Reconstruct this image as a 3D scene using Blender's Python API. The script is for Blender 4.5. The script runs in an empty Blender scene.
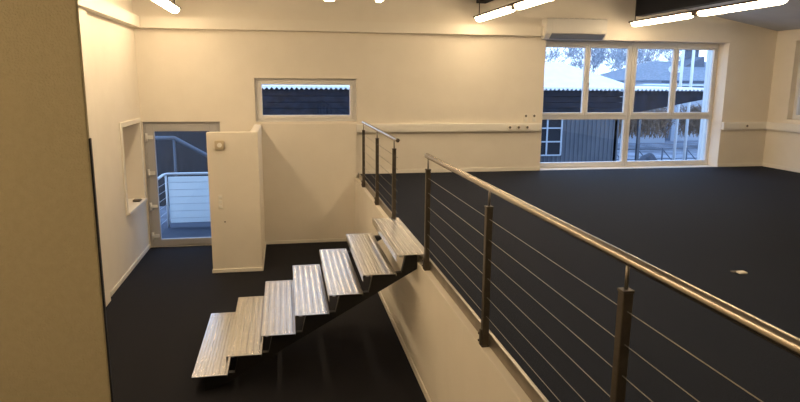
import bpy, bmesh, math, random
from mathutils import Vector, Matrix

S = bpy.context.scene
COL = S.collection
random.seed(7)

# ------------------------------------------------------------------ camera, sky, exposure
cam_d = bpy.data.cameras.new('camera')
cam_d.sensor_width = 36.0
cam_d.lens = 623.97 / 800.0 * 36.0
cam_d.clip_start = 0.05
cam_d.clip_end = 400
cam = bpy.data.objects.new('camera', cam_d)
COL.objects.link(cam)
YAW, PITCH, ROLL = -0.1833, -0.1886, 0.0069
fw = Vector((-math.sin(YAW) * math.cos(PITCH), math.cos(YAW) * math.cos(PITCH), math.sin(PITCH)))
rt = Vector((math.cos(YAW), math.sin(YAW), 0))
up = rt.cross(fw)
r2 = rt * math.cos(ROLL) + up * math.sin(ROLL)
u2 = -rt * math.sin(ROLL) + up * math.cos(ROLL)
M = Matrix((r2, u2, -fw)).transposed().to_4x4()
M.translation = Vector((-1.1807, -10.4513, 1.541))
cam.matrix_world = M
S.camera = cam

SKY_STRENGTH = 3.0
LAMP_STRENGTH = 27.0
LAMP_COLOR = (1.0, 0.76, 0.47)
world = bpy.data.worlds.new('winter_dusk_sky')
S.world = world
world.use_nodes = True
wn = world.node_tree.nodes
wl = world.node_tree.links
bg = wn['Background']
tc = wn.new('ShaderNodeTexCoord')
sep = wn.new('ShaderNodeSeparateXYZ')
ramp = wn.new('ShaderNodeValToRGB')
ramp.color_ramp.elements[0].position = 0.0
ramp.color_ramp.elements[0].color = (0.60, 0.73, 0.88, 1)
ramp.color_ramp.elements[1].position = 0.6
ramp.color_ramp.elements[1].color = (0.38, 0.60, 1.0, 1)
wl.new(tc.outputs['Generated'], sep.inputs[0])
wl.new(sep.outputs['Z'], ramp.inputs[0])
wl.new(ramp.outputs[0], bg.inputs['Color'])
bg.inputs['Strength'].default_value = SKY_STRENGTH

S.view_settings.view_transform = 'Standard'
S.view_settings.look = 'None'
S.view_settings.gamma = 1
S.view_settings.use_curve_mapping = False
S.view_settings.exposure = 0.0


# ------------------------------------------------------------------ materials
def mat(name, col, rough=0.6, metal=0.0, col2=None, nscale=8.0, bump=0.0, bscale=60.0, coord='Object', stretch=None, detail=4.0):
    m = bpy.data.materials.new(name)
    m.use_nodes = True
    n, l = m.node_tree.nodes, m.node_tree.links
    b = n['Principled BSDF']
    b.inputs['Base Color'].default_value = (*col, 1)
    b.inputs['Roughness'].default_value = rough
    b.inputs['Metallic'].default_value = metal
    t = n.new('ShaderNodeTexCoord')
    vec = t.outputs[coord]
    if stretch:
        mp = n.new('ShaderNodeMapping')
        mp.inputs['Scale'].default_value = stretch
        l.new(vec, mp.inputs[0])
        vec = mp.outputs[0]
    if col2:
        nz = n.new('ShaderNodeTexNoise')
        nz.inputs['Scale'].default_value = nscale
        nz.inputs['Detail'].default_value = detail
        l.new(vec, nz.inputs['Vector'])
        r = n.new('ShaderNodeValToRGB')
        r.color_ramp.elements[0].position = 0.35
        r.color_ramp.elements[0].color = (*col, 1)
        r.color_ramp.elements[1].position = 0.65
        r.color_ramp.elements[1].color = (*col2, 1)
        l.new(nz.outputs[0], r.inputs[0])
        l.new(r.outputs[0], b.inputs['Base Color'])
    if bump:
        nb = n.new('ShaderNodeTexNoise')
        nb.inputs['Scale'].default_value = bscale
        nb.inputs['Detail'].default_value = 3
        l.new(vec, nb.inputs['Vector'])
        bp = n.new('ShaderNodeBump')
        bp.inputs['Strength'].default_value = bump
        bp.inputs['Distance'].default_value = 0.01
        l.new(nb.outputs[0], bp.inputs['Height'])
        l.new(bp.outputs[0], b.inputs['Normal'])
    return m


def emit(name, col, strength):
    m = bpy.data.materials.new(name)
    m.use_nodes = True
    b = m.node_tree.nodes['Principled BSDF']
    b.inputs['Base Color'].default_value = (0.9, 0.9, 0.9, 1)
    b.inputs['Emission Color'].default_value = (*col, 1)
    b.inputs['Emission Strength'].default_value = strength
    return m


def glass_mat(name, tint=(0.93, 0.96, 1.0)):
    m = bpy.data.materials.new(name)
    m.use_nodes = True
    n, l = m.node_tree.nodes, m.node_tree.links
    n.remove(n['Principled BSDF'])
    tr = n.new('ShaderNodeBsdfTransparent')
    tr.inputs[0].default_value = (*tint, 1)
    gl = n.new('ShaderNodeBsdfGlossy')
    gl.inputs['Roughness'].default_value = 0.01
    fr = n.new('ShaderNodeFresnel')
    fr.inputs[0].default_value = 1.5
    mx = n.new('ShaderNodeMixShader')
    l.new(fr.outputs[0], mx.inputs[0])
    l.new(tr.outputs[0], mx.inputs[1])
    l.new(gl.outputs[0], mx.inputs[2])
    l.new(mx.outputs[0], n['Material Output'].inputs[0])
    return m


PLASTER = mat('plaster', (0.80, 0.735, 0.635), 0.85, col2=(0.825, 0.76, 0.66), nscale=3, bump=0.25, bscale=90)
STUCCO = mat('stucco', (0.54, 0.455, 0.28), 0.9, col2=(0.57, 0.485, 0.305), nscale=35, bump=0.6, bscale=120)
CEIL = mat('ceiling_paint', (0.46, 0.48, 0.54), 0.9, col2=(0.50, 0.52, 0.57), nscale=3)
TRIMW = mat('white_trim_paint', (0.82, 0.76, 0.66), 0.6)
SKIRT = mat('skirting_paint', (0.84, 0.79, 0.70), 0.5)
CARPET = mat('dark_blue_carpet', (0.009, 0.0115, 0.020), 0.8, col2=(0.018, 0.023, 0.038), nscale=120, bump=0.5, bscale=300)
CARPET2 = mat('black_carpet', (0.011, 0.011, 0.014), 0.85, col2=(0.020, 0.020, 0.025), nscale=120, bump=0.5, bscale=300)
for _m in (CARPET, CARPET2):
    _m.node_tree.nodes['Principled BSDF'].inputs['Specular IOR Level'].default_value = 0.15
PVC = mat('white_window_plastic', (0.73, 0.72, 0.71), 0.35)
DOORF = mat('grey_white_door_frame', (0.44, 0.43, 0.43), 0.4)
THERMO = mat('yellowed_thermostat_plastic', (0.56, 0.47, 0.33), 0.5)
GLASS = glass_mat('window_glass')
STEEL = mat('brushed_steel', (0.43, 0.37, 0.30), 0.26, 1.0, bump=0.05, bscale=200, stretch=(20, 1, 20))
POST = mat('dark_steel_post', (0.10, 0.085, 0.068), 0.45, 0.6, col2=(0.13, 0.11, 0.085), nscale=20)
WIRE = mat('steel_wire', (0.30, 0.27, 0.23), 0.4, 0.8)
KERB = mat('kerb_metal', (0.30, 0.27, 0.23), 0.35, 0.9, col2=(0.40, 0.36, 0.31), nscale=6)
TREAD = mat('aluminium_tread_plate', (0.82, 0.81, 0.80), 0.22, 0.95, col2=(0.70, 0.69, 0.67), nscale=25, bump=0.1, bscale=200)
BLACKST = mat('black_steel', (0.006, 0.006, 0.007), 0.5, 0.0)
BLACK = mat('black_edge_and_wall_shade', (0.008, 0.009, 0.015), 0.5)  # black edge strip, also the stand-in for a shaded wall outside
BROWN = mat('brown_lamp_housing', (0.05, 0.03, 0.018), 0.5)
BEAM = mat('dark_beam_paint', (0.006, 0.007, 0.012), 0.85)
ACW = mat('air_conditioner_plastic', (0.77, 0.74, 0.69), 0.4)
ACG = mat('air_conditioner_flap_grey', (0.22, 0.23, 0.25), 0.4)
DUCTW = mat('white_trunking_plastic', (0.82, 0.79, 0.73), 0.45)
DARKP = mat('dark_socket_holes', (0.14, 0.12, 0.095), 0.6)
LAMP = emit('lamp_diffuser', LAMP_COLOR, LAMP_STRENGTH)
SNOW = mat('snow', (0.88, 0.90, 0.94), 0.9, col2=(0.82, 0.85, 0.92), nscale=2, bump=0.2, bscale=10)
SNOWG = mat('trodden_snow', (0.24, 0.27, 0.33), 0.9, col2=(0.12, 0.135, 0.17), nscale=1.2, bump=0.3, bscale=10)
ROOFG = mat('frosted_grey_roof', (0.14, 0.17, 0.21), 0.85, col2=(0.24, 0.27, 0.32), nscale=5, stretch=(1, 1, 4))
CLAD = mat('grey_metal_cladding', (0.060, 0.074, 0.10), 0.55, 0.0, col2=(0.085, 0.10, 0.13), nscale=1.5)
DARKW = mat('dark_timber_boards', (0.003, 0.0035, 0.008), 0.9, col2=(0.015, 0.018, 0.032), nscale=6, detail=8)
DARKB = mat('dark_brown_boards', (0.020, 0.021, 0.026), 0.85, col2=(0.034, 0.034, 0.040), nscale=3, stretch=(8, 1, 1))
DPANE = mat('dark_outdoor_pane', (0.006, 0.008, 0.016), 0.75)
FRAMEB = mat('pale_outdoor_frame', (0.40, 0.46, 0.54), 0.6)
BARK = mat('frosted_bark', (0.20, 0.24, 0.30), 0.9, col2=(0.50, 0.56, 0.64), nscale=4)
TWIG = mat('brown_twigs', (0.13, 0.085, 0.055), 0.9, col2=(0.22, 0.16, 0.12), nscale=6)
HOUSEW = mat('house_wall_render', (0.40, 0.46, 0.55), 0.9)
CHIM = mat('chimney_brick', (0.11, 0.13, 0.17), 0.9)
DECK = mat('dark_wet_deck', (0.022, 0.03, 0.055), 0.6, col2=(0.035, 0.045, 0.075), nscale=4, stretch=(1, 8, 1))
GALV = mat('galvanised_pipe', (0.55, 0.60, 0.66), 0.4, 0.4)
PANELW = mat('white_balcony_panel', (0.80, 0.84, 0.86), 0.5)
_n, _l = PANELW.node_tree.nodes, PANELW.node_tree.links
_t = _n.new('ShaderNodeBsdfTranslucent')
_t.inputs[0].default_value = (0.86, 0.93, 0.96, 1)
_x = _n.new('ShaderNodeMixShader')
_x.inputs[0].default_value = 0.6
_l.new(_n['Principled BSDF'].outputs[0], _x.inputs[1])
_l.new(_t.outputs[0], _x.inputs[2])
_l.new(_x.outputs[0], _n['Material Output'].inputs[0])
POLEW = mat('pale_pole_paint', (0.70, 0.74, 0.78), 0.5)
PAVE = mat('grey_paving', (0.16, 0.19, 0.24), 0.9, col2=(0.24, 0.28, 0.34), nscale=3)
ROCK = mat('dark_boulder', (0.05, 0.06, 0.08), 0.9, col2=(0.09, 0.10, 0.13), nscale=5, bump=0.5, bscale=12)


# ------------------------------------------------------------------ mesh helpers
def BM():
    return bmesh.new()


def merge(bm, t):
    me = bpy.data.meshes.new('tmp')
    t.to_mesh(me)
    t.free()
    bm.from_mesh(me)
    bpy.data.meshes.remove(me)


def box(bm, x0, x1, y0, y1, z0, z1, bev=0.0, seg=1):
    t = BM()
    bmesh.ops.create_cube(t, size=1)
    for v in t.verts:
        v.co = Vector(((x0 + x1) / 2 + v.co.x * (x1 - x0), (y0 + y1) / 2 + v.co.y * (y1 - y0), (z0 + z1) / 2 + v.co.z * (z1 - z0)))
    if bev:
        bmesh.ops.bevel(t, geom=t.edges[:] + t.verts[:], offset=bev, segments=seg, affect='EDGES')
    merge(bm, t)
    return bm


def tube(bm, pts, r, n=8, caps=True, r_end=None):
    pts = [Vector(p) for p in pts]
    rings = []
    up0 = Vector((0, 0, 1))
    for i, p in enumerate(pts):
        d = (pts[min(i + 1, len(pts) - 1)] - pts[max(i - 1, 0)]).normalized()
        a = up0 if abs(d.z) < 0.95 else Vector((1, 0, 0))
        s = d.cross(a).normalized()
        w = s.cross(d).normalized()
        rr = r if r_end is None else r + (r_end - r) * i / (len(pts) - 1)
        rings.append([bm.verts.new(p + (s * math.cos(2 * math.pi * k / n) + w * math.sin(2 * math.pi * k / n)) * rr) for k in range(n)])
    for a, b in zip(rings, rings[1:]):
        for k in range(n):
            f = bm.faces.new((a[k], a[(k + 1) % n], b[(k + 1) % n], b[k]))
            f.smooth = n > 5
    if caps:
        bm.faces.new(rings[0][::-1])
        bm.faces.new(rings[-1])
    return bm


def prism(bm, poly, axis, a, b):
    """extrude a polygon (two coordinates each) along an axis from a to b"""
    def P(p, t):
        q = [p[0], p[1]]
        q.insert(axis, t)
        return Vector(q)
    A = [bm.verts.new(P(p, a)) for p in poly]
    B = [bm.verts.new(P(p, b)) for p in poly]
    n = len(poly)
    bm.faces.new(A)
    bm.faces.new(B[::-1])
    for i in range(n):
        bm.faces.new((A[i], A[(i + 1) % n], B[(i + 1) % n], B[i]))
    bmesh.ops.recalc_face_normals(bm, faces=bm.faces)
    return bm


def quad(bm, *ps):
    return bm.faces.new([bm.verts.new(Vector(p)) for p in ps])


def wall_cells(bm, axis, a, b, us, zs, holes):
    """wall slab between a and b along axis (0 or 1), cells between the cuts us x zs, minus holes (u0,u1,z0,z1)"""
    us, zs = sorted(set(us)), sorted(set(zs))
    def filled(i, j):
        if i < 0 or j < 0 or i >= len(us) - 1 or j >= len(zs) - 1:
            return False
        cu, cz = (us[i] + us[i + 1]) / 2, (zs[j] + zs[j + 1]) / 2
        return not any(h[0] < cu < h[1] and h[2] < cz < h[3] for h in holes)
    def P(t, u, z):
        return Vector((u, t, z)) if axis == 1 else Vector((t, u, z))
    for i in range(len(us) - 1):
        for j in range(len(zs) - 1):
            if not filled(i, j):
                continue
            u0, u1, z0, z1 = us[i], us[i + 1], zs[j], zs[j + 1]
            quad(bm, P(a, u0, z0), P(a, u1, z0), P(a, u1, z1), P(a, u0, z1))
            quad(bm, P(b, u0, z0), P(b, u0, z1), P(b, u1, z1), P(b, u1, z0))
            for di, dj, e in ((-1, 0, ((u0, z0), (u0, z1))), (1, 0, ((u1, z1), (u1, z0))), (0, -1, ((u1, z0), (u0, z0))), (0, 1, ((u0, z1), (u1, z1)))):
                if not filled(i + di, j + dj):
                    (p, q), (r, s) = e
                    quad(bm, P(a, p, q), P(a, r, s), P(b, r, s), P(b, p, q))
    bmesh.ops.remove_doubles(bm, verts=bm.verts, dist=1e-5)
    bmesh.ops.recalc_face_normals(bm, faces=bm.faces)
    return bm


def world_loc(o):
    v = Vector((0, 0, 0))
    while o is not None:
        v += o.location
        o = o.parent
    return v


def obj(name, bm, material, parent=None, origin=None):
    me = bpy.data.meshes.new(name)
    if parent is not None:
        off = world_loc(parent) if origin is None else Vector(origin)
    elif origin is not None:
        off = Vector(origin)
    else:
        xs = [v.co for v in bm.verts]
        lo = Vector([min(c[i] for c in xs) for i in range(3)])
        hi = Vector([max(c[i] for c in xs) for i in range(3)])
        off = Vector(((lo.x + hi.x) / 2, (lo.y + hi.y) / 2, lo.z))
    bmesh.ops.translate(bm, verts=bm.verts, vec=-off)
    bm.to_mesh(me)
    bm.free()
    me.materials.append(material)
    o = bpy.data.objects.new(name, me)
    COL.objects.link(o)
    if parent is not None:
        o.parent = parent
        o.location = off - world_loc(parent)
    else:
        o.location = off
    return o


def tag(o, label, cat, group=None, kind=None):
    o['label'] = label
    o['category'] = cat
    if group:
        o['group'] = group
    if kind:
        o['kind'] = kind
    return o


def thing(name, label, cat, loc, group=None):
    o = bpy.data.objects.new(name, None)
    o.empty_display_size = 0.1
    COL.objects.link(o)
    o.location = loc
    return tag(o, label, cat, group)


def struct_empty(name, label, cat, loc):
    o = thing(name, label, cat, loc)
    o['kind'] = 'structure'
    return o


def struct(name, bm, m, label, cat):
    o = obj(name, bm, m, None, (0, 0, 0))
    tag(o, label, cat)
    o['kind'] = 'structure'
    return o


def copy_part(o, parent, loc=None):
    c = o.copy()
    COL.objects.link(c)
    c.parent = parent
    if loc is not None:
        c.location = loc
    for ch in [k for k in o.children]:
        d = ch.copy()
        COL.objects.link(d)
        d.parent = c
    return c


H = 1.15                   # upper floor above the lower floor
XL, XR = -3.40, 7.83
YB = -12.5

# ------------------------------------------------------------------ the room shell
box(b := BM(), 0.05, XR, YB, 0.02, -H - 0.2, 0)
struct('floor', b, CARPET, 'dark blue-grey carpet of the raised floor on the right', 'floor')
box(b := BM(), XL, 0.05, YB, 0.02, -H - 0.2, -H)
struct('floor.001', b, CARPET2, 'black carpet of the sunken floor around the stairs', 'floor')
box(b := BM(), XL, -0.03, YB, -9.3, -H, 0)
struct('floor.002', b, CARPET2, 'landing floor in front of the sunken area', 'floor')

DOOR = (-3.385, -2.20, -H, 0.895)
SMALL = (-1.635, 0.018, 0.885, 1.585)
BIG = (3.30, 6.86, 0.0, 2.285)
hs = [DOOR, SMALL, BIG]
b = BM()
wall_cells(b, 1, 0.0, 0.45, [XL - 0.4, XR + 0.4] + [h[0] for h in hs] + [h[1] for h in hs], [-H - 0.2, 3.4] + [h[2] for h in hs] + [h[3] for h in hs], hs)
struct('wall_back', b, PLASTER, 'cream far wall with the glass door and two windows', 'wall')
NICHE = (-1.25, -0.14, -0.30, 0.895)
b = BM()
wall_cells(b, 0, XL - 0.4, XL, [YB, 0.0, NICHE[0], NICHE[1]], [-H - 0.2, 3.4, NICHE[2], NICHE[3]], [NICHE])
box(b, XL - 0.44, XL - 0.30, NICHE[0] - 0.05, NICHE[1] + 0.05, NICHE[2] - 0.05, NICHE[3] + 0.05)
struct('wall_left', b, PLASTER, 'cream left wall with a deep window niche', 'wall')
RWIN = (-1.75, -0.47, 0.92, 2.31)
b = BM()
wall_cells(b, 0, XR, XR + 0.4, [YB, 0.0, RWIN[0], RWIN[1]], [-0.2, 3.4, RWIN[2], RWIN[3]], [RWIN])
struct('wall_right', b, PLASTER, 'cream right wall with a window at the frame edge', 'wall')
box(b := BM(), XL - 0.4, XR + 0.4, YB - 0.2, YB, -H - 0.2, 3.4)
struct('wall_front', b, PLASTER, 'wall behind the viewer', 'wall')
# partition close to the viewer, at the left
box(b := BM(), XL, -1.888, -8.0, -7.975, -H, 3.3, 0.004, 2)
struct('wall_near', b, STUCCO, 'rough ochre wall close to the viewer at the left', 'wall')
# face of the raised floor
box(b := BM(), -0.03, 0.05, YB, 0.0, -H, -0.06, 0.004)
struct('wall_step', b, PLASTER, 'cream side wall below the edge of the raised floor', 'wall')
# half height walls beside the door
box(b := BM(), -2.234, -1.547, -1.58, -1.46, -H, 0.845, 0.006, 2)
box(b, -1.66, -1.547, -1.46, 0.0, -H, 0.845, 0.006, 2)
struct('wall_half', b, PLASTER, 'half-height cream partition beside the glass door', 'wall')
# thicker lower wall under the small window
box(b := BM(), -1.547, 0.0, -0.07, 0.0, -H, 0.868, 0.008, 2)
struct('wall_sill', b, PLASTER, 'thicker cream wall below the small window', 'wall')
# ceiling: flat over the hall, sloping down over the right side
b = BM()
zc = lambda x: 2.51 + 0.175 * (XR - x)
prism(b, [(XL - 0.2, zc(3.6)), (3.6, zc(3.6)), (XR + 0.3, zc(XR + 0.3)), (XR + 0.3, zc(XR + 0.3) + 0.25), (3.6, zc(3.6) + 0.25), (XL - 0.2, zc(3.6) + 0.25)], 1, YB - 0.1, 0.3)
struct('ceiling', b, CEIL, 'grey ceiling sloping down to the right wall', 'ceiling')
# boxed ledge along left and far wall
b = BM()
prism(b, [(XL, -3.2), (XL + 0.11, -3.2), (XL + 0.11, -0.11), (3.19, -0.11), (3.19, 0.0), (XL, 0.0)], 2, 2.325, 2.49)
struct('trim_1', b, TRIMW, 'cream boxed ledge high along the left and far wall', 'trim')
box(b := BM(), XL, XL + 0.05, -3.2, -2.56, -H, 2.325, 0.006)
struct('trim_2', b, PLASTER, 'cream pilaster under the end of the boxed ledge', 'trim')
# dark beams under the roof
box(b := BM(), 4.94, 5.10, YB, 0.0, 2.70, 3.12)
struct('trim_3', b, BEAM, 'dark roof beam above the right lamp row', 'beam')
box(b := BM(), 2.03, 2.19, YB, -0.0, 2.84, 3.3)
struct('trim_4', b, BEAM, 'dark roof beam above the middle lamp row', 'beam')

# skirting
def skirting(name, boxes, label):
    b = BM()
    for q in boxes:
        box(b, *q, 0.003)
    struct(name, b, SKIRT, label, 'baseboard')


skirting('baseboard_back', [(0.06, 3.30, -0.014, 0, 0, 0.065), (6.86, XR, -0.014, 0, 0, 0.065)], 'white skirting along the far wall of the raised floor')
skirting('baseboard_right', [(XR - 0.014, XR, YB, -0.014, 0, 0.065)], 'white skirting along the right wall')
skirting('baseboard_left', [(XL, XL + 0.014, -2.40, 0, -H, -H + 0.065)], 'white skirting along the left wall by the door')
skirting('baseboard_half', [(-2.244, -1.537, -1.594, -1.58, -H, -H + 0.055), (-1.547, -1.533, -1.58, -0.084, -H, -H + 0.055)], 'white skirting around the half-height partition')
skirting('baseboard_sill', [(-1.533, -0.044, -0.084, -0.07, -H, -H + 0.055)], 'white skirting below the small window')
skirting('baseboard_step', [(-0.044, -0.03, YB, 0.0, -H, -H + 0.065)], 'white skirting along the foot of the raised floor')
# metal kerb at the edge of the raised floor
b = BM()
box(b, 0.024, 0.032, YB, -0.02, -0.06, 0.026, 0.003)
box(b, 0.031, 0.062, YB, -0.02, -0.03, 0.003)
struct('trim_5', b, KERB, 'metal upstand along the edge of the raised floor', 'trim')


# ------------------------------------------------------------------ windows and door
def frame_bm(x0, x1, y0, y1, z0, z1, wl_, wr, wb, wt, bev=0.006):
    b = BM()
    box(b, x0, x0 + wl_, y0, y1, z0, z1, bev)
    box(b, x1 - wr, x1, y0, y1, z0, z1, bev)
    box(b, x0 + wl_ - 0.003, x1 - wr + 0.003, y0, y1, z0, z0 + wb, bev)
    box(b, x0 + wl_ - 0.003, x1 - wr + 0.003, y0, y1, z1 - wt, z1, bev)
    return b


def pane(x0, x1, y, z0, z1):
    b = BM()
    quad(b, (x0, y, z0), (x1, y, z0), (x1, y, z1), (x0, y, z1))
    return b


w1 = struct_empty('window_1', 'large floor-length white window with four upper sashes', 'window', (5.1, 0.33, 0))
b = BM()
for x0, x1 in ((3.30, 3.38), (5.045, 5.100), (5.108, 5.163), (6.80, 6.86)):
    box(b, x0, x1, 0.28, 0.37, 0, 2.285, 0.006)
for x0, x1 in ((3.375, 5.05), (5.158, 6.805)):
    box(b, x0, x1, 0.28, 0.37, 2.20, 2.285, 0.006)
    box(b, x0, x1, 0.28, 0.37, 0.885, 0.965, 0.006)
    box(b, x0, x1, 0.28, 0.37, 0.0, 0.095, 0.006)
obj('frame', b, PVC, w1)
for i, (x0, x1, hx) in enumerate(((3.365, 4.228, None), (4.232, 5.06, 4.262), (5.15, 5.985, None), (5.989, 6.815, 6.02))):
    s = obj('sash', frame_bm(x0, x1, 0.262, 0.33, 0.955, 2.215, 0.052, 0.052, 0.058, 0.052), PVC, w1)
    obj('glass', pane(x0 + 0.04, x1 - 0.04, 0.30, 1.0, 2.18), GLASS, s)
    if hx:
        b = box(BM(), hx - 0.014, hx + 0.014, 0.245, 0.262, 1.50, 1.57, 0.004)
        box(b, hx - 0.011, hx + 0.011, 0.222, 0.246, 1.44, 1.56, 0.006)
        obj('handle', b, PVC, s)
for x0, x1 in ((3.375, 5.05), (5.158, 6.805)):
    obj('glass', pane(x0, x1, 0.32, 0.09, 0.89), GLASS, w1)

w2 = struct_empty('window_2', 'small wide white window above the stairs', 'window', (-0.81, 0.10, 0.885))
obj('frame', frame_bm(SMALL[0], SMALL[1], 0.07, 0.15, SMALL[2], SMALL[3], 0.055, 0.055, 0.055, 0.055), PVC, w2)
s = obj('sash', frame_bm(SMALL[0] + 0.045, SMALL[1] - 0.045, 0.052, 0.12, SMALL[2] + 0.045, SMALL[3] - 0.045, 0.068, 0.068, 0.062, 0.06), PVC, w2)
obj('glass', pane(SMALL[0] + 0.10, SMALL[1] - 0.10, 0.09, SMALL[2] + 0.09, SMALL[3] - 0.09), GLASS, s)

w3 = struct_empty('trim_6', 'white sill and casing of the niche in the left wall', 'niche', (XL, -0.7, NICHE[2]))
y0, y1, z0, z1 = NICHE
b = box(BM(), XL - 0.30, XL + 0.045, y0 - 0.03, y1 + 0.03, z0 - 0.035, z0 + 0.004, 0.005)
obj('sill', b, SKIRT, w3)
b = BM()
for q in ((y0 - 0.075, y0, z0 - 0.03, z1 + 0.07), (y1, y1 + 0.05, z0, z1 + 0.07), (y0, y1, z1, z1 + 0.07)):
    box(b, XL, XL + 0.02, q[0], q[1], q[2], q[3], 0.004)
obj('casing', b, SKIRT, w3)

w4 = struct_empty('window_3', 'window in the right wall at the edge of the view', 'window', (XR + 0.3, -1.1, RWIN[2]))
b = BM()
y0, y1, z0, z1 = RWIN
for q in ((y0, y0 + 0.08, z0, z1), (y1 - 0.08, y1, z0, z1), (y0 + 0.07, y1 - 0.07, z0, z0 + 0.08), (y0 + 0.07, y1 - 0.07, z1 - 0.08, z1)):
    box(b, XR + 0.10, XR + 0.18, q[0], q[1], q[2], q[3], 0.005)
obj('frame', b, PVC, w4)
b = BM()
quad(b, (XR + 0.14, y0 + 0.06, z0 + 0.06), (XR + 0.14, y1 - 0.06, z0 + 0.06), (XR + 0.14, y1 - 0.06, z1 - 0.06), (XR + 0.14, y0 + 0.06, z1 - 0.06))
obj('glass', b, GLASS, w4)

d1 = struct_empty('door_1', 'glazed balcony door with a grey-white frame', 'door', (-2.8, 0.08, -H))
obj('frame', frame_bm(-3.385, -2.20, 0.05, 0.14, -H, 0.895, 0.07, 0.07, 0.05, 0.07), DOORF, d1)
lf = obj('leaf', frame_bm(-3.345, -2.25, 0.03, 0.10, -H + 0.02, 0.855, 0.125, 0.125, 0.105, 0.115), DOORF, d1)
obj('glass', pane(-3.23, -2.36, 0.065, -H + 0.11, 0.755), GLASS, lf)
for z in (0.65, 0.075, -0.47, -0.96):
    b = tube(BM(), [(-3.335, 0.012, z - 0.065), (-3.335, 0.012, z + 0.065)], 0.018, 10)
    box(b, -3.33, -3.24, 0.010, 0.032, z - 0.028, z + 0.028, 0.003)
    obj('hinge', b, PVC, lf)


# ------------------------------------------------------------------ lamps (they light the room)
def capsule(x, z, y0, y1, w, h, n=14):
    """rounded lamp diffuser along y, hanging under z"""
    b = BM()
    L = y1 - y0
    R = w * 0.8
    st = [(0.0, 0.15), (0.15, 0.55), (0.4, 0.82), (0.7, 0.96), (1.0, 1.0)]
    ys = [(y0 + t * R, s) for t, s in st] + [(y1 - t * R, s) for t, s in reversed(st)]
    rings = []
    for y, s in ys:
        ring = []
        for k in range(n + 1):
            a = math.pi * k / n
            ring.append(b.verts.new((x - math.cos(a) * w / 2 * s, y, z - math.sin(a) * h * (0.5 + 0.5 * s))))
        rings.append(ring)
    for p, q in zip(rings, rings[1:]):
        for k in range(n):
            f = b.faces.new((p[k], p[k + 1], q[k + 1], q[k]))
            f.smooth = True
        b.faces.new((p[n], p[0], q[0], q[n]))
    b.faces.new(rings[0])
    b.faces.new(rings[-1][::-1])
    bmesh.ops.recalc_face_normals(b, faces=b.faces)
    return b


def lamp_row(x, y_end, z, ztop, label, n=2, L=1.63, gap=0.14):
    y_start = y_end - n * L - (n - 1) * gap
    t = thing('pendant_lamp', label, 'lamp', (x, (y_end + y_start) / 2, z - 0.07), 'long pendant lamps under the roof')
    b = box(BM(), x - 0.08, x + 0.08, y_start - 0.02, y_end + 0.02, z, z + 0.028, 0.006)
    obj('housing', b, BROWN, t)
    for k in range(n):
        y1 = y_end - k * (L + gap)
        obj('diffuser', capsule(x, z, y1 - L, y1, 0.15, 0.07), LAMP, t)
        if k:
            b = box(BM(), x - 0.05, x + 0.05, y1 + 0.01, y1 + gap - 0.01, z - 0.045, z, 0.012)
            obj('joint', b, BROWN, t)
    for y in (y_end - 0.06, y_start + 0.06):
        obj('rod', tube(BM(), [(x, y, z + 0.02), (x, y, ztop)], 0.007, 6), BROWN, t)
    return t


lamp_row(4.78, -0.22, 2.565, zc(4.78) + 0.005, 'glowing pendant lamp under the dark beam nearest the right wall')
lamp_row(1.98, -0.28, 2.575, zc(3.6) + 0.005, 'glowing pendant lamp left of the air conditioner')
lamp_row(-2.72, -0.40, 2.575, zc(3.6) + 0.005, 'glowing pendant lamp end over the sunken floor at upper left')
# added unseen lamp rows that brighten the near wall and left side
lamp_row(1.98, -5.6, 2.575, zc(3.6) + 0.005, 'added unseen fill lamp further along the middle lamp row, out of frame')

lamp_row(-2.655, -4.25, 2.575, zc(3.6) + 0.005, 'added unseen fill lamp over the stairs, out of frame above')  # added to light the step wall and the left side
lamp_row(-2.655, -9.0, 2.575, zc(3.6) + 0.005, 'added unseen fill lamp over the landing behind the viewer', 2, 1.3)  # added to brighten the front of the near wall

# small twin lamp whose tips show at the top edge
t = thing('twin_lamp', 'white twin lamp whose two tips show at the top edge', 'lamp', (-0.33, -2.95, 2.48))
b = box(BM(), -0.62, -0.04, -3.35, -3.25, 2.57, 2.63, 0.01)
obj('crossbar', b, PVC, t)
for x0, x1 in ((-0.68, -0.55), (-0.055, 0.02)):
    b = box(BM(), x0, x1, -3.4, -2.64, 2.485, 2.57, 0.012, 2)
    obj('diffuser', b, LAMP, t)
obj('rod', tube(BM(), [(-0.33, -3.3, 2.62), (-0.33, -3.3, zc(3.6) + 0.005)], 0.012, 8), PVC, t)

# ------------------------------------------------------------------ air conditioner
t = thing('air_conditioner', 'white wall air conditioner above the large window', 'air conditioner', (3.75, 0, 2.27))
prof = [(0.0, 2.275), (-0.06, 2.275), (-0.12, 2.29), (-0.21, 2.35), (-0.225, 2.38), (-0.225, 2.59), (-0.20, 2.615), (0.0, 2.615)]
obj('body', prism(BM(), prof, 0, 3.205, 4.30), ACW, t)
b = box(BM(), 3.30, 4.285, -0.236, -0.222, 2.375, 2.60, 0.006, 2)
obj('front_cover', b, ACW, t)
b = prism(BM(), [(-0.222, 2.368), (-0.228, 2.355), (-0.125, 2.278), (-0.115, 2.29)], 0, 3.30, 4.27)
obj('air_flap', b, ACG, t)
b = BM()
for k in range(9):
    box(b, 3.33 + k * 0.1, 3.40 + k * 0.1, -0.18, -0.03, 2.615, 2.62)
obj('top_grille', b, ACG, t)
b = box(BM(), 4.20, 4.275, -0.240, -0.234, 2.385, 2.425, 0.004)
obj('display', b, SKIRT, t)
b = prism(BM(), [(-0.13, 2.33), (0.0, 2.325), (0.0, 2.50), (-0.10, 2.495), (-0.125, 2.45)], 0, 3.15, 3.205)
obj('side_cover', b, TRIMW, t)


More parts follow.
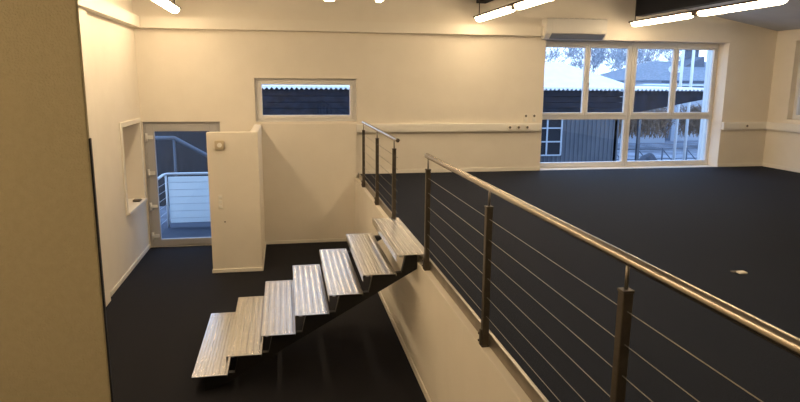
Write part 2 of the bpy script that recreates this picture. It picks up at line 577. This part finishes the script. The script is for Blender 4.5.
# ------------------------------------------------------------------ trunking, switches
def trunking(label, x0, x1, y0, y1, axis, sock):
    t = thing('cable_trunking', label, 'cable trunking', ((x0 + x1) / 2, (y0 + y1) / 2, 0.705), 'white cable trunking on the walls')
    obj('channel', box(BM(), x0, x1, y0, y1, 0.705, 0.845, 0.005), DUCTW, t)
    if axis == 0:
        obj('cover', box(BM(), x0 + 0.004, x1 - 0.004, y0 - 0.006, y0 + 0.004, 0.728, 0.822, 0.002), DUCTW, t)
    else:
        obj('cover', box(BM(), x0 - 0.006, x0 + 0.004, y0 + 0.004, y1 - 0.004, 0.728, 0.822, 0.002), DUCTW, t)
    for s in sock:
        p = obj('socket', box(BM(), s - 0.042, s + 0.042, y0 - 0.018, y0 - 0.004, 0.737, 0.813, 0.005), SKIRT, t)
        obj('socket_well', tube(BM(), [(s, y0 - 0.0195, 0.775), (s, y0 - 0.012, 0.775)], 0.022, 14), DARKP, p)
    return t


trunking('long white cable trunking between the railing and the large window', 0.0, 3.27, -0.06, 0.0, 0, (2.68, 2.84, 3.0))
trunking('short white cable trunking right of the large window', 6.865, XR - 0.06, -0.06, 0.0, 0, (7.35,))
trunking('white cable trunking running along the right wall', XR - 0.06, XR, -7.0, 0.0, 1, ())


def switch(name, label, cat, x, y, z, w, h, rows, group=None):
    t = thing(name, label, cat, (x, y, z - h / 2), group)
    obj('plate', box(BM(), x - w / 2, x + w / 2, y - 0.012, y, z - h / 2, z + h / 2, 0.004), SKIRT, t)
    n = len(rows)
    for k, kind in enumerate(rows):
        zz = z + h / 2 - (k + 0.5) * h / n
        if kind == 'rocker':
            obj('rocker', box(BM(), x - w * 0.32, x + w * 0.32, y - 0.019, y - 0.01, zz - w * 0.3, zz + w * 0.3, 0.003), DUCTW, t)
        else:
            obj('socket_well', tube(BM(), [(x, y - 0.0135, zz), (x, y - 0.008, zz)], w * 0.28, 14), DARKP, t)


switch('wall_switch', 'small wall switch above the trunking, left of the pair', 'switch', 2.99, 0.0, 0.935, 0.075, 0.14, ('well', 'rocker'), 'switch pair above the trunking')
switch('wall_switch', 'small wall switch above the trunking, right one nearer the window', 'switch', 3.145, 0.0, 0.935, 0.075, 0.14, ('well', 'rocker'), 'switch pair above the trunking')
switch('light_switch', 'stacked white switch and socket plate on the half-height partition', 'switch', -2.087, -1.58, -0.12, 0.062, 0.20, ('rocker', 'rocker', 'rocker'))
t = thing('thermostat', 'square cream thermostat near the top of the half-height partition', 'thermostat', (-2.062, -1.58, 0.60))
obj('case', box(BM(), -2.125, -2.0, -1.625, -1.58, 0.61, 0.735, 0.008, 2), THERMO, t)
obj('dial', tube(BM(), [(-2.06, -1.634, 0.675), (-2.06, -1.615, 0.675)], 0.032, 18), DUCTW, t)
b = tube(BM(), [(-2.038, -1.584, -0.41), (-2.038, -1.579, -0.41)], 0.011, 10)
tag(obj('wall_plug', b, DARKP), 'tiny dark plug hole low on the half-height partition', 'wall plug')

b = box(BM(), XL - 0.10, XL + 0.02, -0.50, -0.36, -0.294, -0.262, 0.012, 2)
tag(obj('sill_item', b, DARKP), 'small dark object lying on the sill of the wall niche', 'small object')

# dark strip at the free edge of the near wall
b = box(BM(), -1.888, -1.882, -7.996, -7.976, -H, 1.33, 0.002)
tag(obj('edge_strip', b, BLACK), 'thin black strip on the free edge of the near ochre wall', 'edge strip')


# ------------------------------------------------------------------ railings
RAIL_Z = 0.93


def railing(label, ys, y_far, y_near, bolts):
    t = thing('cable_railing', label, 'railing', (0.0, ys[0], -0.06), 'steel cable railings along the raised floor')
    hb = tube(BM(), [(0, y_far, RAIL_Z), (0, y_far - 0.02, RAIL_Z), (0, y_near + 0.02, RAIL_Z), (0, y_near, RAIL_Z)], 0.0215, 20)
    obj('handrail', hb, STEEL, t)
    first = None
    for y in ys:
        b = box(BM(), -0.02, 0.02, y - 0.02, y + 0.02, -0.06, 0.815, 0.003)
        box(b, -0.0225, 0.0225, y - 0.0225, y + 0.0225, 0.812, 0.822, 0.002)
        if first is None:
            first = obj('post', b, POST, t, (0, y, -0.06))
            rod = tube(BM(), [(0, y, 0.82), (0, y, RAIL_Z - 0.012)], 0.007, 10)
            obj('rod', rod, WIRE, first)
            bb = box(BM(), -0.025, 0.0235, y - 0.026, y + 0.026, -0.06, -0.05, 0.002)
            box(bb, -0.032, -0.02, y - 0.014, y + 0.014, -0.052, 0.05, 0.003)
            for zz in (-0.02, 0.025):
                tube(bb, [(-0.042, y, zz), (-0.036, y, zz)], 0.008, 8)
            obj('bracket', bb, POST, first)
        else:
            b.free()
            copy_part(first, t, (0, y - ys[0], 0))
    for z in (0.745, 0.62, 0.50, 0.38, 0.26, 0.14):
        obj('cable', tube(BM(), [(0, y_far - 0.05 if y_far < -3 else ys[0], z), (0, y_near, z)], 0.0018, 6), WIRE, t)
    return t


railing('short steel cable railing between the stairs and the far wall', (-1.0, -2.43, -3.71), -0.93, -3.93, True)
railing('long steel cable railing running from the stairs towards the viewer', (-5.37, -6.98, -8.51, -10.05, -11.6), -5.32, -12.4, True)

# ------------------------------------------------------------------ stairs
YF, YN = -3.645, -5.19
ZT = 0.030
GO, TD, RISE = 0.2996, 0.302, (ZT + 0.986) / 6
st = thing('staircase', 'open staircase of seven ribbed aluminium treads on black stringers', 'staircase', (-1.1, (YF + YN) / 2, -H))


def tread_bm(x, z):
    b = BM()
    th = 0.004
    # folded sheet: deck, front lip, rear lip
    prof = [(x, z - 0.06), (x, z - 0.002), (x + 0.002, z), (x + TD - 0.002, z), (x + TD, z - 0.002), (x + TD, z - 0.022),
            (x + TD - th, z - 0.022), (x + TD - th, z - th), (x + th, z - th), (x + th, z - 0.06)]
    # polygon is concave: build as strips
    vs = [[b.verts.new((p[0], y, p[1])) for p in prof] for y in (YN, YF)]
    n = len(prof)
    for i in range(n):
        b.faces.new((vs[0][i], vs[0][(i + 1) % n], vs[1][(i + 1) % n], vs[1][i]))
    for s in (0, 1):
        v = vs[s]
        for q in ((0, 1, 8, 9), (1, 2, 3, 4, 7, 8), (4, 5, 6, 7)):
            b.faces.new([v[k] for k in q])
    bmesh.ops.recalc_face_normals(b, faces=b.faces)
    # raised chevron ribs pressed into the deck
    cols, rows = 10, 56
    for i in range(cols):
        cx = x + 0.022 + i * (TD - 0.044) / (cols - 1)
        for j in range(rows):
            cy = YN + 0.03 + (j + 0.5 * (i % 2)) * (YF - YN - 0.06) / rows
            s = 1 if i % 2 else -1
            d = Vector((0.7, 0.7 * s, 0)) * 0.0135
            w = Vector((-0.7 * s, 0.7, 0)) * 0.0042
            c = Vector((cx, cy, z))
            p = [b.verts.new(c - d), b.verts.new(c - w), b.verts.new(c + d), b.verts.new(c + w)]
            e0 = b.verts.new(c - d * 0.45 + Vector((0, 0, 0.0028)))
            e1 = b.verts.new(c + d * 0.45 + Vector((0, 0, 0.0028)))
            for f in ((p[0], p[1], e0), (p[1], e1, e0), (p[1], p[2], e1), (p[2], p[3], e1), (p[3], e0, e1), (p[3], p[0], e0)):
                fc = b.faces.new(f)
                fc.normal_update()
                if fc.normal.z < 0:
                    fc.normal_flip()
    return b


XS = -0.235
tr0 = obj('tread', tread_bm(XS, ZT), TREAD, st, (XS, 0, ZT))
clip = None
for y in (YN + 0.075, YF - 0.105):
    if clip is None:
        bb = box(BM(), XS + 0.035, XS + 0.065, y - 0.015, y + 0.015, ZT - 0.035, ZT - 0.004, 0.004)
        tube(bb, [(XS + 0.05, y - 0.03, ZT - 0.022), (XS + 0.05, y - 0.01, ZT - 0.022)], 0.007, 8)
        clip = obj('clip', bb, GALV, tr0, (XS, y, ZT))
        y_clip = y
    else:
        copy_part(clip, tr0, (clip.location.x, clip.location.y + y - y_clip, clip.location.z))
base = tr0.location.copy()
for k in range(1, 7):
    copy_part(tr0, st, (base.x - GO * k, base.y, base.z - RISE * k))
# two saw-tooth black stringers
for y in (YN + 0.06, YF - 0.11):
    low = lambda x: -0.105 + RISE / GO * x
    xe = XS - GO * 6 + 0.08
    prof = [(-0.032, ZT - 0.012)]
    for k in range(7):
        xk, zk = XS - GO * k, ZT - RISE * k
        if k:
            prof.append((xk + TD - 0.012, zk - 0.012))
        prof.append((xk + 0.10, zk - 0.012))
        if k < 6:
            prof.append((xk + 0.06, zk - RISE - 0.012))
    b = BM()
    cols = [[b.verts.new((x, yy, zz)) for yy in (y, y + 0.05) for zz in (max(low(x), -H), z)] for x, z in prof]
    for p, q in zip(cols, cols[1:]):
        for i, j in ((0, 1), (1, 3), (3, 2), (2, 0)):
            b.faces.new((p[i], p[j], q[j], q[i]))
    for p in (cols[0], cols[-1]):
        b.faces.new((p[0], p[1], p[3], p[2]))
    bmesh.ops.recalc_face_normals(b, faces=b.faces)
    obj('stringer', b, BLACKST, st)

# ------------------------------------------------------------------ floor outlet
t = thing('floor_outlet', 'small pale floor outlet lid on the raised carpet', 'floor outlet', (2.52, -6.07, 0))
obj('lid', box(BM(), 2.485, 2.555, -6.10, -6.045, 0.0, 0.014, 0.003), SKIRT, t)
obj('frame', box(BM(), 2.46, 2.575, -6.05, -6.01, 0.0, 0.006, 0.002), DARKP, t)

# ------------------------------------------------------------------ outdoors
box(b := BM(), -40, 70, 0.46, 90, -1.9, -1.62)
struct('ground', b, SNOWG, 'trodden snow on the ground outside', 'ground')

# balcony at the glass door
box(b := BM(), -4.2, 0.5, 0.451, 2.0, -1.45, -1.17)
struct('balcony_deck', b, DECK, 'dark wet balcony deck outside the glass door', 'balcony')
t = thing('balcony_railing', 'pale pipe railing with white panels on the balcony', 'railing', (-2.5, 1.55, -1.17))
YR = 1.55
obj('top_rail', tube(BM(), [(0.45, YR, -0.16), (-3.34, YR, -0.16), (-3.40, YR - 0.05, -0.17), (-3.44, 0.50, -0.19)], 0.024, 12), GALV, t)
for x, y in ((-3.36, YR), (-1.9, YR), (-0.5, YR)):
    obj('post', tube(BM(), [(x, y, -1.17), (x, y, -0.17)], 0.02, 10), GALV, t)
for x0, x1 in ((-3.33, -1.92), (-1.88, -0.52), (-0.48, 0.43)):
    obj('panel', box(BM(), x0, x1, YR + 0.025, YR + 0.035, -1.09, -0.215, 0.002), PANELW, t)
for k in range(6):
    z = -0.32 - k * 0.135
    obj('wire', tube(BM(), [(0.45, YR, z), (-3.36, YR, z), (-3.44, 0.5, z)], 0.004, 6), GALV, t)
b = tube(BM(), [(-3.56, 1.15, -1.17), (-3.56, 1.15, 2.6)], 0.045, 12)
tag(obj('downpipe', b, GALV), 'pale vertical pipe outside the glass door at its left', 'pipe')
b = tube(BM(), [(-4.6, 4.2, 0.28), (-3.62, 4.2, 0.28), (-1.0, 4.2, -1.25)], 0.045, 10)
for x, z in ((-4.2, 0.28), (-3.62, 0.28), (-2.4, -0.43)):
    tube(b, [(x, 4.2, -1.62), (x, 4.2, z)], 0.03, 8)
tag(obj('stair_handrail', b, CLAD), 'grey outdoor handrail slanting down behind the balcony', 'handrail')

# long shed opposite the windows
SY = 6.0
t = thing('shed', 'long dark shed with a snowy corrugated roof facing the windows', 'shed', (2.5, SY + 1.5, -1.62))
b = BM()
n = int((11.1 + 7.0) / 0.025)
rows = []
for y, z in ((SY - 0.1, 1.36), (SY + 3.4, 1.40)):
    rows.append([b.verts.new((-7.0 + i * 0.025, y, z + 0.03 * math.sin(i * 0.025 * 2 * math.pi / 0.125))) for i in range(n + 1)])
for y, z in ((SY - 0.1, 1.42), (SY + 3.4, 1.46)):
    rows.append([b.verts.new((-7.0 + i * 0.025, y, z)) for i in range(n + 1)])
for i in range(n):
    for p, q in ((0, 1), (0, 2), (2, 3)):
        b.faces.new((rows[p][i], rows[p][i + 1], rows[q][i + 1], rows[q][i]))
bmesh.ops.recalc_face_normals(b, faces=b.faces)
obj('roof', b, SNOW, t)
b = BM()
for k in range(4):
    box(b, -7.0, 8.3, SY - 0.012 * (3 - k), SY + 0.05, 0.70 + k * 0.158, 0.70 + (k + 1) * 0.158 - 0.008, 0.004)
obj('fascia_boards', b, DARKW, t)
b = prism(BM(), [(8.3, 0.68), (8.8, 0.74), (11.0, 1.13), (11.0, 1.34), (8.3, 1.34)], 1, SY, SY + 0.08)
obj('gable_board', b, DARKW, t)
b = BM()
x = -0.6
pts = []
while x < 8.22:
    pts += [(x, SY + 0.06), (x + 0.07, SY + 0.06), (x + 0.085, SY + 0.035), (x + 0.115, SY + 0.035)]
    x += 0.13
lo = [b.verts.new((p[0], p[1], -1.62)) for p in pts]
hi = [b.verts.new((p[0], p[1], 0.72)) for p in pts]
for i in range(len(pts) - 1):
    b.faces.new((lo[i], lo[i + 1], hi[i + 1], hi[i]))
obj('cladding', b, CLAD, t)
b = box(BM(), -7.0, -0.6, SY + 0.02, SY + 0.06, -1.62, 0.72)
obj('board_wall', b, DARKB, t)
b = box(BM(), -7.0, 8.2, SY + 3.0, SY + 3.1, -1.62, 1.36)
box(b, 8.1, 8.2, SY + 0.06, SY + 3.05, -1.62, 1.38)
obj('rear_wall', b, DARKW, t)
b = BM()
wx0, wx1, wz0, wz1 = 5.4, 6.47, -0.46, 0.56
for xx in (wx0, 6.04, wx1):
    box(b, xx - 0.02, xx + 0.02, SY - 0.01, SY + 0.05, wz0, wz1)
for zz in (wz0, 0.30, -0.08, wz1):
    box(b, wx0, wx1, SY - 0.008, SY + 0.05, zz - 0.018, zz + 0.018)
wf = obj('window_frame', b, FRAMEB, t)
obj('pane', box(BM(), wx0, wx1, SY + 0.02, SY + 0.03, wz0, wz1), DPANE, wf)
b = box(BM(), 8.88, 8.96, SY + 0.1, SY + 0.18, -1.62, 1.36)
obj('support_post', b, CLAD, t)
b = box(BM(), -7.0, 8.3, SY - 0.16, SY - 0.10, 1.02, 1.05)
tag_ = None
b.free()

# pale pillar and two poles in front of the right panes
b = tube(BM(), [(7.63, 1.5, -1.62), (7.63, 1.5, 2.9)], 0.07, 12)  # dark upright standing in for an outside wall in shade
tag(obj('shaded_wall_strip', b, BLACK), 'dark strip standing in for a shaded wall, right of the pale pillar outside the window', 'pipe')
b = box(BM(), 7.43, 7.52, 1.3, 1.4, -1.62, 2.9, 0.01)
tag(obj('pillar', b, POLEW), 'pale square pillar just outside the right edge of the window', 'pillar')
for x, lab in ((12.07, 'pale thin pole in the yard, left of the two'), (12.46, 'pale thin pole in the yard, right of the two')):
    tag(obj('yard_pole', tube(BM(), [(x, 9.0, -1.62), (x, 9.0, 5.5)], 0.05, 10), POLEW), lab, 'pole', 'two poles in the yard')


def hip_house(label, x0, x1, y0, y1, rx0, rx1, ze, zr, mroof, base=-1.62):
    t = thing('house', label, 'house', ((x0 + x1) / 2, (y0 + y1) / 2, base))
    b = box(BM(), x0 + 0.4, x1 - 0.4, y0 + 0.4, y1 - 0.4, base, ze + 0.1)
    obj('wall', b, HOUSEW, t)
    b = BM()
    ym = (y0 + y1) / 2
    P = [b.verts.new(p) for p in ((x0, y0, ze), (x1, y0, ze), (x1, y1, ze), (x0, y1, ze), (rx0, ym, zr), (rx1, ym, zr))]
    for f in ((0, 1, 5, 4), (1, 2, 5), (2, 3, 4, 5), (3, 0, 4), (3, 2, 1, 0)):
        b.faces.new([P[k] for k in f])
    bmesh.ops.recalc_face_normals(b, faces=b.faces)
    obj('roof', b, mroof, t)
    return t


h1 = hip_house('house with a thick white snow roof seen through the left panes', 2.0, 19.6, 20.0, 30.0, 7.0, 15.1, 0.6, 2.73, SNOW)
for xw in (6.0, 10.0, 14.0):
    obj('window', box(BM(), xw, xw + 1.0, 20.36, 20.42, -0.9, 0.1), DPANE, h1)
h2 = hip_house('house with a frosted grey roof and chimney seen through the right panes', 22.4, 42.0, 26.0, 38.0, 25.2, 38.0, 1.75, 3.15, ROOFG)
b = box(BM(), 22.35, 42.0, 25.9, 26.05, 1.60, 1.74)
obj('gutter', b, CHIM, h2)
ch = obj('chimney', box(BM(), 27.9, 28.75, 31.6, 32.4, 2.4, 3.95, 0.02), CHIM, h2)
obj('chimney_cap', box(BM(), 27.8, 28.85, 31.5, 32.5, 3.95, 4.05, 0.02), ROOFG, ch)
b = BM()
prism(b, [(26.3, 2.55), (28.2, 3.45), (28.3, 2.55)], 1, 30.2, 32.0)
obj('dormer', b, CHIM, h2)
for xw in (24.5, 28.0, 31.5):
    obj('window', box(BM(), xw, xw + 1.1, 26.36, 26.42, 0.0, 1.1), DPANE, h2)
h3 = hip_house('low flat annex with snow between the two houses', 19.8, 28.0, 21.0, 25.0, 20.6, 27.5, 1.45, 1.55, SNOW)

t = thing('satellite_dish', 'pale round satellite dish on the grey roof', 'satellite dish', (24.7, 28.4, 2.2))
b = BM()
rings = []
for i, (rr, dy) in enumerate(((0.02, 0.12), (0.2, 0.09), (0.38, 0.03), (0.48, -0.04))):
    rings.append([b.verts.new((24.7 + rr * math.cos(a * math.pi / 10), 28.3 + dy, 2.5 + 0.62 * rr * math.sin(a * math.pi / 10))) for a in range(20)])
for p, q in zip(rings, rings[1:]):
    for k in range(20):
        b.faces.new((p[k], p[(k + 1) % 20], q[(k + 1) % 20], q[k]))
b.faces.new(rings[0])
r = bmesh.ops.extrude_face_region(b, geom=b.faces[:])
bmesh.ops.translate(b, verts=[v for v in r['geom'] if isinstance(v, bmesh.types.BMVert)], vec=(0, 0.03, 0))
obj('dish', b, POLEW, t)
obj('mast', tube(BM(), [(24.7, 28.45, 1.9), (24.7, 28.45, 2.5)], 0.04, 8), CHIM, t)
obj('receiver_arm', tube(BM(), [(24.7, 28.45, 2.3), (24.7, 27.9, 2.42)], 0.025, 6), CHIM, t)


# bare frosted trees
def tree(x, y, h, seed, label, spread=0.48, r0=0.15):
    rnd = random.Random(seed)
    t = thing('bare_tree', label, 'tree', (x, y, -1.62), 'bare trees behind the houses')
    trunk, twigs = BM(), BM()
    def grow(p, d, L, r, lev):
        q = p + d * L
        bend = Vector((rnd.uniform(-1, 1), rnd.uniform(-1, 1), rnd.uniform(-0.3, 0.6))) * 0.12 * L
        tube(trunk if lev < 2 else twigs, [p, (p + q) / 2 + bend, q], r, 5 if lev < 2 else 3, False, r * 0.55)
        if lev >= 5:
            return
        for k in range(3 if lev < 3 else 5):
            a = rnd.uniform(0, 2 * math.pi)
            s = spread * rnd.uniform(0.6, 1.4)
            side = Vector((math.cos(a), math.sin(a), rnd.uniform(-0.1, 0.5)))
            nd = (d + side * s * 1.4).normalized()
            grow(((p + q) / 2 + bend).lerp(q, rnd.uniform(0.1, 1.0)), nd, L * rnd.uniform(0.6, 0.82), max(r * 0.52, 0.02), lev + 1)
    grow(Vector((x, y, -1.62)), Vector((rnd.uniform(-.05, .05), 0, 1)), h * 0.36, r0, 0)
    obj('trunk', trunk, BARK, t)
    obj('twigs', twigs, BARK, t)


tree(21.74, 43.0, 7.93, 1, 'bare frosted tree behind the snowy roof, furthest left')
tree(29.24, 50.5, 8.18, 2, 'bare frosted tree above the slope of the snowy roof')
tree(34.05, 58.5, 8.91, 3, 'bare frosted tree left of the central window mullion')
tree(31.44, 43.5, 6.59, 4, 'small bare tree in the gap between the two houses')
tree(35.94, 52.0, 8.34, 5, 'bare frosted tree rising behind the ridge of the grey roof')
tree(36.48, 42.5, 6.36, 6, 'bare tree right of the chimney')
tree(32.3, 66.0, 9.6, 7, 'distant bare tree far behind the snowy roof, left of two')
tree(40.2, 66.5, 9.8, 8, 'distant bare tree far behind the snowy roof, right of two')
tree(47.5, 66.0, 10.2, 9, 'distant bare tree far behind the grey roof')

# hedge of brown twigs in the yard
rnd = random.Random(11)


def bush(label, cx, cy, w, d, z0, z1, n):
    b = BM()
    for i in range(n):
        a, rr = rnd.uniform(0, 2 * math.pi), math.sqrt(rnd.random())
        base = Vector((cx + w * 0.5 * rr * math.cos(a), cy + d * 0.5 * rr * math.sin(a), z0 + (z1 - z0) * rnd.uniform(0.0, 0.4)))
        top = Vector((cx + w * 0.5 * rr * math.cos(a) + rnd.uniform(-.3, .3), cy + d * 0.5 * rr * math.sin(a), z0 + (z1 - z0) * rnd.uniform(0.35, 1.0)))
        mid = (base + top) / 2 + Vector((rnd.uniform(-.15, .15), rnd.uniform(-.15, .15), 0.1))
        tube(b, [base, mid, top], 0.02, 3, False, 0.008)
        for k in range(4):
            p = mid.lerp(top, rnd.random())
            q = p + Vector((rnd.uniform(-.4, .4), rnd.uniform(-.3, .3), rnd.uniform(-.1, .3)))
            tube(b, [p, (p + q) / 2 + Vector((0, 0, .03)), q], 0.014, 3, False, 0.006)
    return tag(obj('bush', b, TWIG), label, 'bush', 'bushes in the yard')


bush('brown bare bush behind the shed post, nearest the mullion', 15.9, 17.6, 3.0, 1.8, -1.1, 0.5, 420)
bush('brown bare bush left of the two pale poles', 19.6, 17.6, 3.0, 1.8, -1.1, 0.5, 420)
bush('dark bare bush right of the two pale poles', 23.4, 18.4, 2.4, 1.6, -1.1, 0.2, 160)
# paved path and wire fence
box(b := BM(), 9.0, 40, 11.9, 13.2, -1.62, -1.59)
struct('path', b, PAVE, 'grey path crossing the snowy yard', 'path')
t = thing('garden_fence', 'wire garden fence with slanting struts across the yard', 'fence', (12.5, 10.4, -1.62))
for k in range(7):
    x = 9.6 + k * 1.0
    y = 10.5
    p = obj('post', tube(BM(), [(x, y, -1.62), (x, y, -0.80)], 0.03, 8), CHIM, t)
    if k < 6:
        obj('strut', tube(BM(), [(x, y, -0.85), (x + 0.75, y, -1.6)], 0.018, 6), CHIM, t)
for z in (-0.83, -1.2):
    obj('rail', tube(BM(), [(9.5, 10.5, z), (15.8, 10.5, z)], 0.016, 6), CHIM, t)
b = BM()
bmesh.ops.create_icosphere(b, subdivisions=3, radius=1)
for v in b.verts:
    k = 1 + 0.18 * math.sin(5 * v.co.x + 1) * math.cos(4 * v.co.y) + 0.08 * math.sin(9 * v.co.z)
    v.co = Vector((11.55 + v.co.x * 0.36 * k, 9.7 + v.co.y * 0.34 * k, -1.30 + v.co.z * 0.36 * k))
for f in b.faces:
    f.smooth = True
tag(obj('boulder', b, ROCK), 'dark boulder by the garden fence beside the shed', 'boulder')
